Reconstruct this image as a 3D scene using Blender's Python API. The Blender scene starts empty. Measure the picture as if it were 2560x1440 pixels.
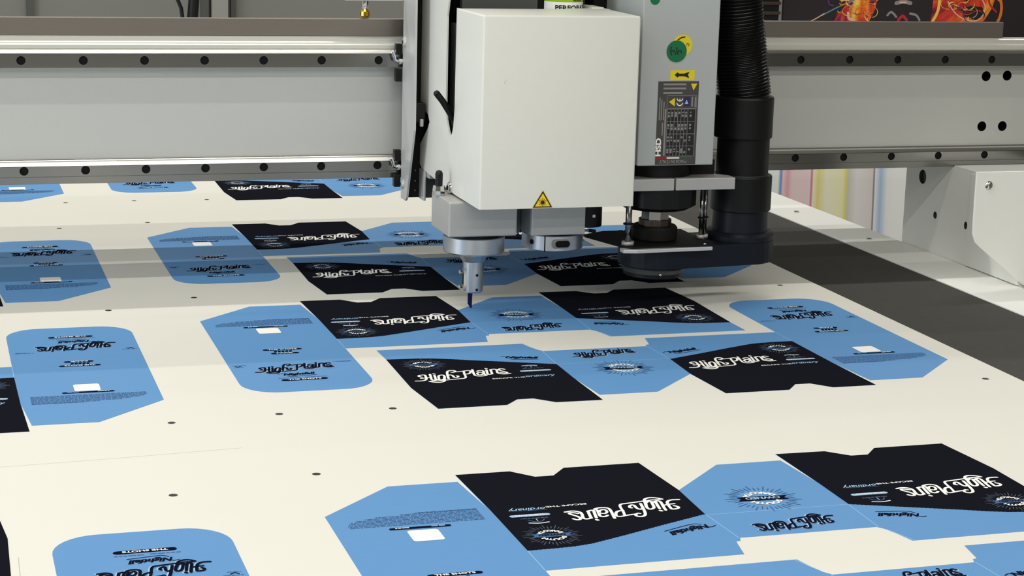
import bpy, bmesh, math, random
from mathutils import Vector, Matrix
from mathutils.geometry import tessellate_polygon
random.seed(4)
PI = math.pi
sc = bpy.context.scene
C = sc.collection

# ---------------------------------------------------------------- camera
# world: x along the gantry, y away from the viewer, z = 0 on the printed sheet (metres)
cam_d = bpy.data.cameras.new('camera'); cam = bpy.data.objects.new('camera', cam_d); C.objects.link(cam)
cam_d.sensor_width = 36.0; cam_d.lens = 36.0 * 4805.5 / 2560.0
cam_d.clip_start = 0.05; cam_d.clip_end = 60
R_ = ((0.95585805, -0.29253501, 0.02754378), (0.03547454, 0.20794969, 0.97749603), (0.29167953, 0.93337034, -0.20914793))
cam.matrix_world = Matrix(((R_[0][0], R_[1][0], -R_[2][0], 0), (R_[0][1], R_[1][1], -R_[2][1], 0),
                           (R_[0][2], R_[1][2], -R_[2][2], 0.42), (0, 0, 0, 1)))
sc.camera = cam
# ---------------------------------------------------------------- world, lamps, exposure
w = bpy.data.worlds.new('world'); sc.world = w; w.use_nodes = True
w.node_tree.nodes['Background'].inputs[0].default_value = (0.80, 0.88, 1.0, 1)
w.node_tree.nodes['Background'].inputs[1].default_value = 0.25
sc.view_settings.view_transform = 'Standard'; sc.view_settings.look = 'None'
sc.view_settings.gamma = 1; sc.view_settings.use_curve_mapping = False
sc.view_settings.exposure = 0.07
LAMPS = [(-3.4, 56), (-1.85, 50), (-0.32, 52), (1.25, 22), (2.73, 41), (4.2, 50)]   # y of each lamp row, watts
LAMP_Z = 2.0
CEIL = 2.12
LAMP_X = {1.25: (-2.55, .85)}     # the row above the knife ends just right of the tool head
for ly, pw in LAMPS:
    lx0, lx1 = LAMP_X.get(ly, (-2.55, 2.85))
    ld = bpy.data.lights.new('lamp_row', 'AREA'); ld.shape = 'RECTANGLE'; ld.size = lx1-lx0; ld.size_y = 0.035
    ld.energy = pw; ld.color = (1.0, 0.975, 0.92)
    lo = bpy.data.objects.new('lamp_row_light', ld); C.objects.link(lo); lo.location = ((lx0+lx1)/2, ly, LAMP_Z)
# added unseen fill light at far left, brightens the left-facing sides with soft blue
ld = bpy.data.lights.new('bluish_fill', 'AREA'); ld.shape = 'RECTANGLE'; ld.size = 3.0; ld.size_y = 1.6; ld.energy = 90; ld.color = (0.80, 0.90, 1.0)
lo = bpy.data.objects.new('bluish_fill_light', ld); C.objects.link(lo); lo.location = (-3.85, 0.6, 0.9); lo.rotation_euler = (0, -PI/2, 0)

# ---------------------------------------------------------------- materials
def srgb(r, g, b):
    f = lambda c: (c/255/12.92) if c/255 <= .04045 else ((c/255+.055)/1.055)**2.4
    return (f(r), f(g), f(b), 1)
def mat(name, col, rough=.5, metal=0, spec=.5, noise=0, nscale=60, bump=0, stretch=None, coat=0):
    m = bpy.data.materials.new(name); m.use_nodes = True
    nt = m.node_tree; b = nt.nodes['Principled BSDF']
    b.inputs['Base Color'].default_value = col; b.inputs['Roughness'].default_value = rough
    b.inputs['Metallic'].default_value = metal; b.inputs['Specular IOR Level'].default_value = spec
    if coat: b.inputs['Coat Weight'].default_value = coat
    if noise or bump:
        tc = nt.nodes.new('ShaderNodeTexCoord'); mp = nt.nodes.new('ShaderNodeMapping'); n = nt.nodes.new('ShaderNodeTexNoise')
        nt.links.new(tc.outputs['Object'], mp.inputs[0]); nt.links.new(mp.outputs[0], n.inputs['Vector'])
        if stretch: mp.inputs['Scale'].default_value = stretch
        n.inputs['Scale'].default_value = nscale; n.inputs['Detail'].default_value = 4
        if noise:
            mx = nt.nodes.new('ShaderNodeMix'); mx.data_type = 'RGBA'; mx.blend_type = 'MULTIPLY'
            mx.inputs[0].default_value = 1; mx.inputs[6].default_value = col
            mr = nt.nodes.new('ShaderNodeMapRange'); mr.inputs[3].default_value = 1-noise; mr.inputs[4].default_value = 1+noise
            nt.links.new(n.outputs['Fac'], mr.inputs[0]); nt.links.new(mr.outputs[0], mx.inputs[7]); nt.links.new(mx.outputs[2], b.inputs['Base Color'])
        if bump:
            bp = nt.nodes.new('ShaderNodeBump'); bp.inputs['Strength'].default_value = bump; bp.inputs['Distance'].default_value = .001
            nt.links.new(n.outputs['Fac'], bp.inputs['Height']); nt.links.new(bp.outputs[0], b.inputs['Normal'])
    return m
M = {}
M['paper'] = mat('white_board', srgb(219, 217, 207), .55, spec=.25, noise=.012, nscale=8)
M['blue'] = mat('printed_blue', srgb(92, 143, 193), .6, spec=.15, noise=.03, nscale=40, stretch=(1, 6, 1))
M['navy'] = mat('printed_black', srgb(24, 25, 32), .8, spec=0)
M['ink'] = mat('dark_ink', srgb(17, 21, 38), .7, spec=0)
M['halo'] = mat('pale_blue_ink', srgb(160, 194, 224), .6, spec=.1)
M['midblue'] = mat('mid_blue_ink', srgb(64, 98, 142), .7, spec=.05)
M['textblue'] = mat('text_blue_ink', srgb(62, 96, 140), .7, spec=.05)
M['white'] = mat('white_ink', srgb(246, 244, 236), .5, spec=.3)
M['crease'] = mat('crease_line', srgb(138, 180, 218), .5, spec=.3)
M['score'] = mat('score_line', srgb(188, 186, 176), .6, spec=.2)
M['greyray'] = mat('ray_ink', srgb(84, 96, 112), .7, spec=.05)
M['dot'] = mat('registration_ink', srgb(26, 25, 24), .5, spec=.3)
M['mat'] = mat('cutting_mat', srgb(62, 61, 57), .75, spec=.25, noise=.18, nscale=160, bump=.3)
M['frame'] = mat('table_frame_paint', srgb(238, 238, 232), .5, spec=.35, noise=.015, nscale=90)
M['coat'] = mat('white_powder_coat', srgb(222, 221, 212), .38, spec=.45, bump=.12, nscale=900, noise=.012)
M['beam'] = mat('anodised_beam', srgb(198, 199, 195), .42, metal=.25, spec=.5, bump=.1, nscale=700)
M['alu'] = mat('brushed_aluminium', srgb(208, 208, 206), .42, metal=.45, noise=.05, nscale=30, stretch=(1, 20, 1))
M['alub'] = mat('bead_blasted_aluminium', srgb(190, 189, 185), .48, metal=.4, noise=.05, nscale=60)
M['steel'] = mat('ground_steel', srgb(150, 149, 146), .2, metal=1, noise=.04, nscale=30, stretch=(1, 1, 30))
M['railtop'] = mat('polished_rail', srgb(225, 222, 214), .3, metal=1, noise=.05, nscale=30, stretch=(1, 1, 30))
M['lip'] = mat('extruded_lip', srgb(222, 220, 210), .3, metal=.35)
M['strip'] = mat('brushed_strip', srgb(140, 132, 124), .42, metal=.85, noise=.06, nscale=30, stretch=(1, 1, 40))
M['turned'] = mat('turned_steel', srgb(205, 207, 210), .3, metal=.85, noise=.05, nscale=40, stretch=(1, 1, 20))
M['chrome'] = mat('chrome', srgb(215, 215, 212), .12, metal=1)
M['blackp'] = mat('black_plastic', srgb(13, 13, 14), .42, spec=.3)
M['hose'] = mat('hose_rubber', srgb(15, 15, 16), .28, spec=.5)
M['blackm'] = mat('black_matt', srgb(21, 20, 19), .6, spec=.2, noise=.08, nscale=300)
M['hole'] = mat('hole_shadow', srgb(14, 14, 15), .7, spec=.2)
M['dnavy'] = mat('dark_shoe_plastic', srgb(18, 22, 31), .4, spec=.28, noise=.1, nscale=120)
M['motor'] = mat('motor_grey_paint', srgb(174, 178, 177), .45, spec=.4, bump=.15, nscale=500, noise=.02)
M['blade'] = mat('blade_steel', srgb(26, 32, 74), .3, metal=.6)
M['yellow'] = mat('yellow_sticker', srgb(240, 205, 30), .4)
M['yellow2'] = mat('dull_yellow', srgb(226, 205, 40), .4)
M['green'] = mat('green_sticker', srgb(8, 108, 66), .4)
M['label'] = mat('grey_label', srgb(72, 68, 66), .4)
M['labelline'] = mat('label_line', srgb(140, 138, 136), .4)
M['labeldark'] = mat('label_dark', srgb(30, 28, 30), .4)
M['labelblue'] = mat('label_blue', srgb(36, 36, 90), .4)
M['red'] = mat('red_ink', srgb(150, 30, 40), .4)
M['greenink'] = mat('green_ink', srgb(30, 96, 60), .4)
M['lime'] = mat('lime_sleeve', srgb(150, 190, 20), .4)
M['brass'] = mat('brass', srgb(196, 150, 60), .25, metal=1)
M['brown'] = mat('bronze_brown', srgb(88, 74, 66), .35, metal=.8)
M['darkgrey'] = mat('dark_grey_metal', srgb(86, 88, 86), .45, metal=.5)
M['wall'] = mat('grey_wall', srgb(132, 132, 126), .7, spec=.2, noise=.03, nscale=3)
M['trim'] = mat('wall_trim', srgb(150, 150, 144), .6)
M['seam'] = mat('wall_seam', srgb(84, 84, 80), .7)
M['floor'] = mat('concrete_floor', srgb(120, 118, 112), .5, noise=.1, nscale=4)
M['ceil'] = mat('ceiling_paint', srgb(120, 118, 113), .8)
M['lampbody'] = mat('lamp_housing', srgb(225, 225, 222), .5)

# ---------------------------------------------------------------- mesh helpers
EPS = 5e-6
class MB:
    """collects faces, several material slots, into one mesh"""
    def __init__(s): s.v = []; s.f = []; s.m = []; s.mats = []; s.sm = []
    def mi(s, m):
        if m not in s.mats: s.mats.append(m)
        return s.mats.index(m)
    def add(s, vs, fs, m, T=None, smooth=False):
        k = len(s.v); i = s.mi(m)
        for p in vs:
            p = Vector(p)
            s.v.append(tuple(T @ p) if T is not None else tuple(p))
        for f in fs:
            s.f.append([k+a for a in f]); s.m.append(i); s.sm.append(smooth)
    def box(s, a, b, m, T=None):
        (x0, y0, z0), (x1, y1, z1) = a, b
        vs = [(x0,y0,z0),(x1,y0,z0),(x1,y1,z0),(x0,y1,z0),(x0,y0,z1),(x1,y0,z1),(x1,y1,z1),(x0,y1,z1)]
        s.add(vs, [(0,3,2,1),(4,5,6,7),(0,1,5,4),(1,2,6,5),(2,3,7,6),(3,0,4,7)], m, T)
    def plate(s, out, holes, depth, m, T, hm=None, hd=None, seg=28):
        """outline in local xy (ccw), front at z=0, solid down to z=-depth; holes (cx,cy,r[,ry]) of depth hd"""
        hm = hm or m; hd = hd or depth
        loops = [[Vector((x, y, 0)) for x, y in out]]
        for h in holes:
            r2 = h[3] if len(h) > 3 else h[2]
            loops.append([Vector((h[0]+h[2]*math.cos(-2*PI*i/seg), h[1]+r2*math.sin(-2*PI*i/seg), 0)) for i in range(seg)])
        flat = [p for l in loops for p in l]
        tri = tessellate_polygon(loops)
        fs = []
        for t in tri:
            a, b, c = (flat[i] for i in t)
            n = (b-a).cross(c-a).z
            if abs(n) < 1e-14: continue
            fs.append(t if n > 0 else t[::-1])
        s.add(flat, fs, m, T)
        n = len(out)
        s.add([(x, y, 0) for x, y in out] + [(x, y, -depth) for x, y in out],
              [(i, n+i, n+(i+1) % n, (i+1) % n) for i in range(n)], m, T)
        tb = tessellate_polygon([[Vector((x, y, 0)) for x, y in out]])
        bf = []
        for t in tb:
            a, b, c = (Vector((*out[i], 0)) for i in t)
            bf.append(t[::-1] if (b-a).cross(c-a).z > 0 else t)
        s.add([(x, y, -depth) for x, y in out], bf, m, T)
        for l in loops[1:]:
            d = min(hd, depth*.98)
            s.add(l + [Vector((p.x, p.y, -d)) for p in l], [(i, seg+i, seg+(i+1) % seg, (i+1) % seg) for i in range(seg)], hm, T)
            s.add([Vector((p.x, p.y, -d)) for p in l], [tuple(range(seg))[::-1]], hm, T)
    def lathe(s, prof, m, T=None, seg=40, smooth=True):
        """prof: list of (r,z); axis z"""
        vs = []; fs = []
        for r, z in prof:
            vs += [(r*math.cos(2*PI*i/seg), r*math.sin(2*PI*i/seg), z) for i in range(seg)]
        for k in range(len(prof)-1):
            for i in range(seg):
                a = k*seg+i; b = k*seg+(i+1) % seg
                fs.append((a, b, b+seg, a+seg))
        s.add(vs, fs, m, T, smooth)
        k = len(s.v)-len(vs)
        s.add([vs[i] for i in range(seg)], [tuple(range(seg))[::-1]], m, T)
        s.add([vs[(len(prof)-1)*seg+i] for i in range(seg)], [tuple(range(seg))], m, T)
    def cyl(s, p0, p1, r, m, r1=None, seg=24):
        p0 = Vector(p0); p1 = Vector(p1); d = p1-p0
        q = d.to_track_quat('Z', 'Y').to_matrix().to_4x4()
        s.lathe([(r, 0), (r if r1 is None else r1, d.length)], m, Matrix.Translation(p0) @ q, seg)
    def dome(s, p, n, r, m, h=.6, seg=24, base=.0):
        q = Vector(n).to_track_quat('Z', 'Y').to_matrix().to_4x4()
        pr = [(r, -base)] + [(r*math.cos(a), r*h*math.sin(a)) for a in [PI/2*i/7 for i in range(7)]] + [(r*.02, r*h)]
        s.lathe(pr, m, Matrix.Translation(Vector(p)) @ q, seg)
    def tube(s, pts, r, m, seg=14, rfun=None):
        pts = [Vector(p) for p in pts]; vs = []; fs = []
        up = None
        for i, p in enumerate(pts):
            d = (pts[min(i+1, len(pts)-1)]-pts[max(i-1, 0)]).normalized()
            if up is None: up = d.orthogonal().normalized()
            up = (up - d*up.dot(d)).normalized(); w_ = d.cross(up)
            rr = rfun(i) if rfun else r
            vs += [p + up*rr*math.cos(2*PI*k/seg) + w_*rr*math.sin(2*PI*k/seg) for k in range(seg)]
        for i in range(len(pts)-1):
            for k in range(seg):
                a = i*seg+k; b = i*seg+(k+1) % seg
                fs.append((a, b, b+seg, a+seg))
        s.add(vs, fs, m, None, True)
        s.add(vs[:seg], [tuple(range(seg))[::-1]], m); s.add(vs[-seg:], [tuple(range(seg))], m)
    # flat printing, local xy
    def poly(s, pts, m, z, T=None):
        lo_ = [Vector((x, y, 0)) for x, y in pts]
        fs = []
        for t in tessellate_polygon([lo_]):
            a, b, c = (lo_[i] for i in t)
            fs.append(t if (b-a).cross(c-a).z > 0 else t[::-1])
        s.add([(x, y, z) for x, y in pts], fs, m, T)
    def ribbon(s, pts, wd, m, z, T=None, smooth=True, taper=False):
        if smooth and len(pts) > 2:
            P = [pts[0]] + list(pts) + [pts[-1]]; q = []
            for i in range(1, len(P)-2):
                for k in range(4):
                    t = k/4; a, b, c, d = P[i-1], P[i], P[i+1], P[i+2]
                    q.append(tuple(.5*((2*b[j]) + (-a[j]+c[j])*t + (2*a[j]-5*b[j]+4*c[j]-d[j])*t*t + (-a[j]+3*b[j]-3*c[j]+d[j])*t**3) for j in (0, 1)))
            q.append(pts[-1]); pts = q
        L = []; Rr = []
        n = len(pts)
        for i, p in enumerate(pts):
            a = pts[max(i-1, 0)]; b = pts[min(i+1, n-1)]
            dx, dy = b[0]-a[0], b[1]-a[1]; l = math.hypot(dx, dy) or 1
            h = wd/2*(1 if not taper else max(.15, math.sin(PI*(i+.5)/n)))
            L.append((p[0]-dy/l*h, p[1]+dx/l*h, z)); Rr.append((p[0]+dy/l*h, p[1]-dx/l*h, z))
        s.nr = getattr(s, 'nr', 0)+1; dz = EPS*s.nr
        L = [(x_, y_, z+dz) for x_, y_, z_ in L]; Rr = [(x_, y_, z+dz) for x_, y_, z_ in Rr]
        s.add(L+Rr, [(i, n+i, n+i+1, i+1) for i in range(n-1)], m, T)
        if not taper:
            for p, q0, q1 in ((pts[0], L[0], Rr[0]), (pts[-1], Rr[-1], L[-1])):
                a0 = math.atan2(q0[1]-p[1], q0[0]-p[0])
                s.add([(p[0]+wd/2*math.cos(a0+PI*j/6), p[1]+wd/2*math.sin(a0+PI*j/6), z+dz) for j in range(7)], [tuple(range(7))], m, T)
    def disc(s, x, y, r, m, z, T=None, seg=24, ry=None):
        ry = ry or r
        s.add([(x+r*math.cos(2*PI*i/seg), y+ry*math.sin(2*PI*i/seg), z) for i in range(seg)], [tuple(range(seg))], m, T)
    def pill(s, cx, cy, wd, h, m, z, T=None, ang=0, r=None):
        r = h/2 if r is None else r; pts = []
        for (sx, sy, a0) in ((1, 1, 0), (-1, 1, 90), (-1, -1, 180), (1, -1, 270)):
            for k in range(7):
                a = math.radians(a0+15*k)
                pts.append((sx*(wd/2-r)+r*math.cos(a), sy*(h/2-r)+r*math.sin(a)))
        c_, s_ = math.cos(ang), math.sin(ang)
        s.add([(cx+x*c_-y*s_, cy+x*s_+y*c_, z) for x, y in pts], [tuple(range(len(pts)))], m, T)
    def build(s, name, parent=None, bevel=0, bseg=2):
        me = bpy.data.meshes.new(name); me.from_pydata(s.v, [], s.f)
        for m in s.mats: me.materials.append(M[m])
        for p, i, sm in zip(me.polygons, s.m, s.sm): p.material_index = i; p.use_smooth = sm
        o = bpy.data.objects.new(name, me); C.objects.link(o)
        if any(s.sm):
            bm = bmesh.new(); bm.from_mesh(me); bmesh.ops.remove_doubles(bm, verts=bm.verts, dist=1e-6)
            for e in bm.edges:
                if len(e.link_faces) == 2 and e.calc_face_angle(0) > .34: e.smooth = False
            bm.to_mesh(me); bm.free()
        if bevel:
            bm = bmesh.new(); bm.from_mesh(me); bmesh.ops.remove_doubles(bm, verts=bm.verts, dist=1e-6); bm.to_mesh(me); bm.free()
            bv = o.modifiers.new('bevel', 'BEVEL'); bv.width = bevel; bv.segments = bseg; bv.limit_method = 'ANGLE'; bv.angle_limit = .7
        if parent:
            o.parent = parent; o.matrix_parent_inverse = parent_inv(parent)
        return o
def parent_inv(p):
    # parents are placed before children are built in world coordinates
    T = Matrix.Translation(p.location) @ p.rotation_euler.to_matrix().to_4x4()
    q = p.parent
    while q is not None:
        T = q.matrix_parent_inverse.inverted() @ T if False else T
        q = q.parent
    return T.inverted() if p.parent is None else Matrix.Identity(4)
def tag(o, label=None, cat=None, group=None, kind=None):
    if label: o['label'] = label
    if cat: o['category'] = cat
    if group: o['group'] = group
    if kind: o['kind'] = kind
    return o
def thing(name, label, cat, loc, group=None):
    o = bpy.data.objects.new(name, None); C.objects.link(o); o.location = loc; o.empty_display_size = .02
    return tag(o, label, cat, group)
_fc = {}
def text_geo(txt, shear=0, bold=0):
    key = (txt, shear, bold)
    if key not in _fc:
        cu = bpy.data.curves.new('t', 'FONT'); cu.body = txt; cu.shear = shear; cu.offset = bold; cu.resolution_u = 3; cu.size = 1
        o = bpy.data.objects.new('t', cu); C.objects.link(o)
        bpy.context.view_layer.update()
        me = bpy.data.meshes.new_from_object(o.evaluated_get(bpy.context.evaluated_depsgraph_get()))
        vs = [tuple(v.co) for v in me.vertices]; fs = [tuple(p.vertices) for p in me.polygons]
        bpy.data.objects.remove(o); bpy.data.curves.remove(cu); bpy.data.meshes.remove(me)
        x0 = min(v[0] for v in vs); x1 = max(v[0] for v in vs); y0 = min(v[1] for v in vs); y1 = max(v[1] for v in vs)
        _fc[key] = ([((v[0]-x0)/(x1-x0)-.5, (v[1]-y0)/(y1-y0)-.5) for v in vs], fs)
    return _fc[key]
def put_text(mb, txt, cx, cy, wd, h, m, z, T=None, ang=0, shear=0, bold=.0, bend=None):
    vs, fs = text_geo(txt, shear, bold)
    c_, s_ = math.cos(ang), math.sin(ang); out = []
    for x, y in vs:
        X, Y = x*wd, y*h
        if bend:                       # bend = signed radius, text follows an arc
            a = X/bend; r = bend+Y; X, Y = r*math.sin(a), r*math.cos(a)-bend
        out.append((cx+X*c_-Y*s_, cy+X*s_+Y*c_, z))
    mb.add(out, fs, m, T)

# ================================================================= THE ROOM
def struct(name, a, b, m):
    mb = MB(); mb.box(a, b, m); o = mb.build(name); o['kind'] = 'structure'; return o
struct('floor', (-4, -3.8, -.95), (4.2, 5.0, -.9), 'floor')
struct('ceiling', (-4, -3.8, CEIL), (4.2, 5.0, CEIL+.05), 'ceil')
struct('wall_back', (-4, 4.6, -.9), (4.2, 4.7, CEIL), 'wall')
struct('wall_right', (4.1, -3.8, -.9), (4.2, 4.6, CEIL), 'wall')
struct('wall_left', (-4.1, -3.8, -.9), (-4, 4.6, CEIL), 'wall')
struct('wall_front', (-4, -3.9, -.9), (4.1, -3.8, CEIL), 'wall')
# panel joints and a trim post on the back wall
struct('trim_1', (.245, 4.588, -.9), (.262, 4.6, 1.6), 'seam')
struct('trim_2', (.645, 4.575, -.9), (.662, 4.6, 1.6), 'seam')
struct('trim_3', (.668, 4.56, -.9), (.705, 4.6, 1.6), 'trim')
struct('trim_4', (.716, 4.585, -.9), (.728, 4.6, 1.6), 'seam')
for i, (ly, pw) in enumerate(LAMPS):
    lx0, lx1 = LAMP_X.get(ly, (-2.55, 2.85))
    mb = MB(); mb.box((lx0-.05, ly-.05, LAMP_Z+.012), (lx1+.05, ly+.05, CEIL), 'lampbody')
    tag(mb.build('ceiling_lamp'), 'long white ceiling lamp running parallel to the gantry beam', 'lamp', 'rows of ceiling lamps')

# ================================================================= TABLE
t = thing('cutting_table', 'flatbed cutting table with pale frame and dark mat under the printed sheet', 'table', (.2, 1.6, -.9))
mb = MB(); mb.box((-.62, .35, -.0055), (1.066, 3.25, -.0025), 'mat'); mb.build('cutting_mat', t)
mb = MB(); mb.box((1.0662, .3, -.09), (1.1385, 3.3, -.001), 'frame'); mb.build('side_frame', t, bevel=.001)
mb = MB(); mb.box((-.62, .32, -.10), (1.066, 3.27, -.0056), 'frame'); mb.build('bed', t)
for lx, ly in ((-.5, .5), (1.0, .5), (-.5, 3.1), (1.0, 3.1)):
    mb = MB(); mb.box((lx-.05, ly-.05, -.9), (lx+.05, ly+.05, -.1005), 'frame'); mb.build('leg', t)
for dx, dy in ((1.098, 2.27), (1.103, 2.075)):
    mb = MB(); mb.cyl((dx, dy, -.0012), (dx, dy, .0006), .0035, 'chrome'); mb.cyl((dx, dy, .0006), (dx, dy, .0008), .002, 'hole'); mb.build('frame_screw', t)

sheet = thing('printed_sheet', 'large white board sheet printed with blue and black cartons, flat on the cutting table', 'sheet', (.2, 1.6, 0))
mb = MB(); mb.box((-.58, .42, -.0024), (.9175, 3.2, 0), 'paper'); mb.build('board', sheet)
mb = MB(); mb.ribbon([(-.02, 1.352), (.10, 1.357), (.22, 1.366)], .0005, 'score', .00004); mb.build('score_line', sheet)
mb = MB(); mb.ribbon([(.049, 1.165), (.0475, 1.08)], .0006, 'score', .00004); mb.build('score_line', sheet)
dots = [(429,1057),(698,1035),(982,1021),(433,1238),(791,1185),(2464,947),(485,744),(271,776),(1950,713),(164,507),(335,502),(517,499),(148,571),(369,556)]
Mr = Matrix((R_[0], R_[1], R_[2])).transposed()
def on_sheet(u, v):
    d = Mr @ Vector(((u-1280)/4805.5, (720-v)/4805.5, 1)); k = -.42/d.z; return (d.x*k, d.y*k)
for q in dots:
    x, y = on_sheet(*q)
    mb = MB(); mb.disc(x, y, .0031, 'dot', .00006, seg=28); mb.build('registration_dot', sheet)

# ================================================================= CARTON BLANKS
U = .42/1000        # layout units
Z0, Z1, Z2, Z3, Z4 = .00010, .00016, .00022, .00044, .00068
def arc(cx, cy, rx, ry, a0, a1, n=9):
    return [(cx+rx*math.cos(math.radians(a0+(a1-a0)*i/(n-1))), cy+ry*math.sin(math.radians(a0+(a1-a0)*i/(n-1)))) for i in range(n)]
outline = (arc(-193, -337, 72, 75, 180, 270) + arc(-68, -337, 71, 75, 270, 360) +
    [(3, -87), (322, -87), (333, -31), (341, -29), (346, -16), (583, -16), (590, -26), (596, -36), (608, -88), (936, -88), (934, -8), (938, 225), (924, 383),
     (786, 383), (755, 348), (722, 348), (686, 383), (590, 385), (592, 215), (583, 348), (460, 348), (341, 228), (329, 387),
     (190, 387), (159, 349), (126, 349), (92, 387), (-5, 387), (0, 205), (-11, 350), (-132, 350), (-265, 220)])
def scallop(pts, amp=1.5, step=7.0):
    q = []
    for (a, b) in zip(pts[:-1], pts[1:]):
        L = math.hypot(b[0]-a[0], b[1]-a[1]); n = max(2, int(L/1.75)); nx, ny = -(b[1]-a[1])/L, (b[0]-a[0])/L
        for i in range(n):
            t_ = i/n; s_ = scallop.s + L*t_; d = amp*abs(math.sin(PI*s_/step))
            q.append((a[0]+(b[0]-a[0])*t_ + nx*d, a[1]+(b[1]-a[1])*t_ + ny*d))
        scallop.s += L
    q.append(pts[-1]); return q
scallop.s = 0
panelB = [(-5, 387), (1, 205)] + scallop([(3, -1), (50, 0), (80, 2), (110, 8), (170, 32), (250, 66), (336, 101)][:], 1.6) + [(341, 228), (329, 387), (190, 387), (159, 349), (126, 349), (92, 387)]
scallop.s = 0
panelD = [(590, 385), (592, 215)] + scallop([(591, 97), (680, 62), (760, 31), (800, 14), (835, 2), (870, -4), (934, -7)], 1.6) + [(938, 225), (924, 383), (786, 383), (755, 348), (722, 348), (686, 383)]

# hand-traced script wordmark, traced upside down off the nearest black panel
LZ = 2560/340.0
def tr(p, T0=(.3599, 1.1063)):
    x, y = on_sheet(1400+p[0]/LZ, 1220+p[1]/LZ)
    return (-(x-T0[0])/U + 323 - 0, -(y-T0[1])/U + 183)       # origin at the tail of the H
strokes = [
 (9, [(2235,222),(2110,228),(2040,245),(2018,280),(2040,325),(2075,370),(2105,400),(2170,398),(2222,385),(2232,366),(2200,350),(2150,338)]),
 (8, [(1955,330),(2060,310),(2150,300)]),
 (9, [(1992,422),(1950,360),(1915,300),(1885,262),(1840,248),(1785,258),(1768,275)]),
 (9, [(1875,392),(1838,335),(1805,280),(1785,262)]),
 (10, [(1888,428),(1912,436)]),
 (9, [(1730,262),(1660,262),(1618,285),(1612,320),(1640,375),(1680,402),(1735,398),(1768,375),(1755,330),(1725,280)]),
 (9, [(1625,330),(1600,280),(1585,240),(1600,212),(1660,192),(1740,188),(1830,196),(1920,214)]),
 (8, [(1920,214),(1830,226),(1720,232),(1640,244),(1560,254),(1400,276),(1250,296),(1160,308),(1128,330),(1140,372),(1190,450),(1218,520)]),
 (8, [(1060,530),(1100,543),(1170,538),(1290,515),(1400,500),(1450,492)]),
 (9, [(1060,530),(1050,495),(1068,455),(1120,436),(1185,432)]),
 (9, [(1420,500),(1435,528),(1490,543),(1555,540),(1598,520),(1605,485),(1585,430),(1550,360),(1515,300)]),
 (7, [(1510,488),(1465,480),(1432,500)]),
 (9, [(1560,380),(1530,405),(1475,400),(1430,372),(1395,335),(1350,326),(1312,345),(1312,372),(1345,380)]),
 (9, [(1030,575),(1000,520),(968,455),(930,404),(880,382),(800,376),(715,384),(650,404)]),
 (9, [(895,520),(860,540),(800,545),(752,530),(725,470),(700,425),(660,412)]),
 (8, [(735,470),(755,430),(815,412),(868,430),(882,462),(850,485),(790,485),(748,478)]),
 (9, [(685,568),(662,515),(640,455),(625,428),(580,430),(535,440)]),
 (10, [(690,604),(712,612)]),
 (9, [(590,575),(560,520),(535,465),(520,445)]),
 (9, [(585,572),(530,588),(470,588),(432,560),(412,500),(380,466),(300,446),(200,444),(95,462)]),
 (9, [(250,588),(310,604),(365,602),(388,582),(350,552),(275,525),(205,505),(172,488),(195,474),(270,476),(340,488)]),
]
STROKES = [(wd, [tr(p) for p in pts]) for wd, pts in strokes]
def wordmark(mb, ox, oy, s=1, flip=False, mode='white'):
    f = -1 if flip else 1
    def P(pts): return [(ox+f*s*x, oy+f*s*y) for x, y in pts]
    if mode == 'white':
        for wd, p in STROKES: mb.ribbon([(x*U, y*U) for x, y in P(p)], wd*.58*s*U, 'white', Z2)
    else:
        for wd, p in STROKES: mb.ribbon([((x+1.2*f)*U, (y-1.2*f)*U) for x, y in P(p)], wd*.98*s*U, 'halo', Z2)
        for wd, p in STROKES: mb.ribbon([(x*U, y*U) for x, y in P(p)], wd*.70*s*U, 'ink', Z3)
def TT(mb, txt, cx, cy, wd, h, m, z=Z3, ang=0, **k): put_text(mb, txt, cx*U, cy*U, wd*U, h*U, m, z, None, ang, **k)
def nightfall(mb, cx, cy, wd, ang, z=Z2, h=22):
    c_, s_ = math.cos(ang), math.sin(ang)
    TT(mb, 'Nightfall', cx, cy+1*c_, wd, h, 'halo', z, ang, shear=.32, bold=.035)
    TT(mb, 'Nightfall', cx, cy, wd, h, 'ink', z+.00006, ang, shear=.32, bold=.05)
    def L(x, y): return ((cx+x*c_-y*s_)*U, (cy+x*s_+y*c_)*U)
    mb.ribbon([L(-wd*.42, -h*.40), L(-wd*.30, -h*.72), L(-wd*.1, -h*.74), L(wd*.48, -h*.52)], 1.9*U, 'ink', z+.00006)
    mb.ribbon([L(-wd*.62, h*.30), L(-wd*.5, h*.42), L(-wd*.42, h*.2)], 2.2*U, 'ink', z+.00006)
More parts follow.
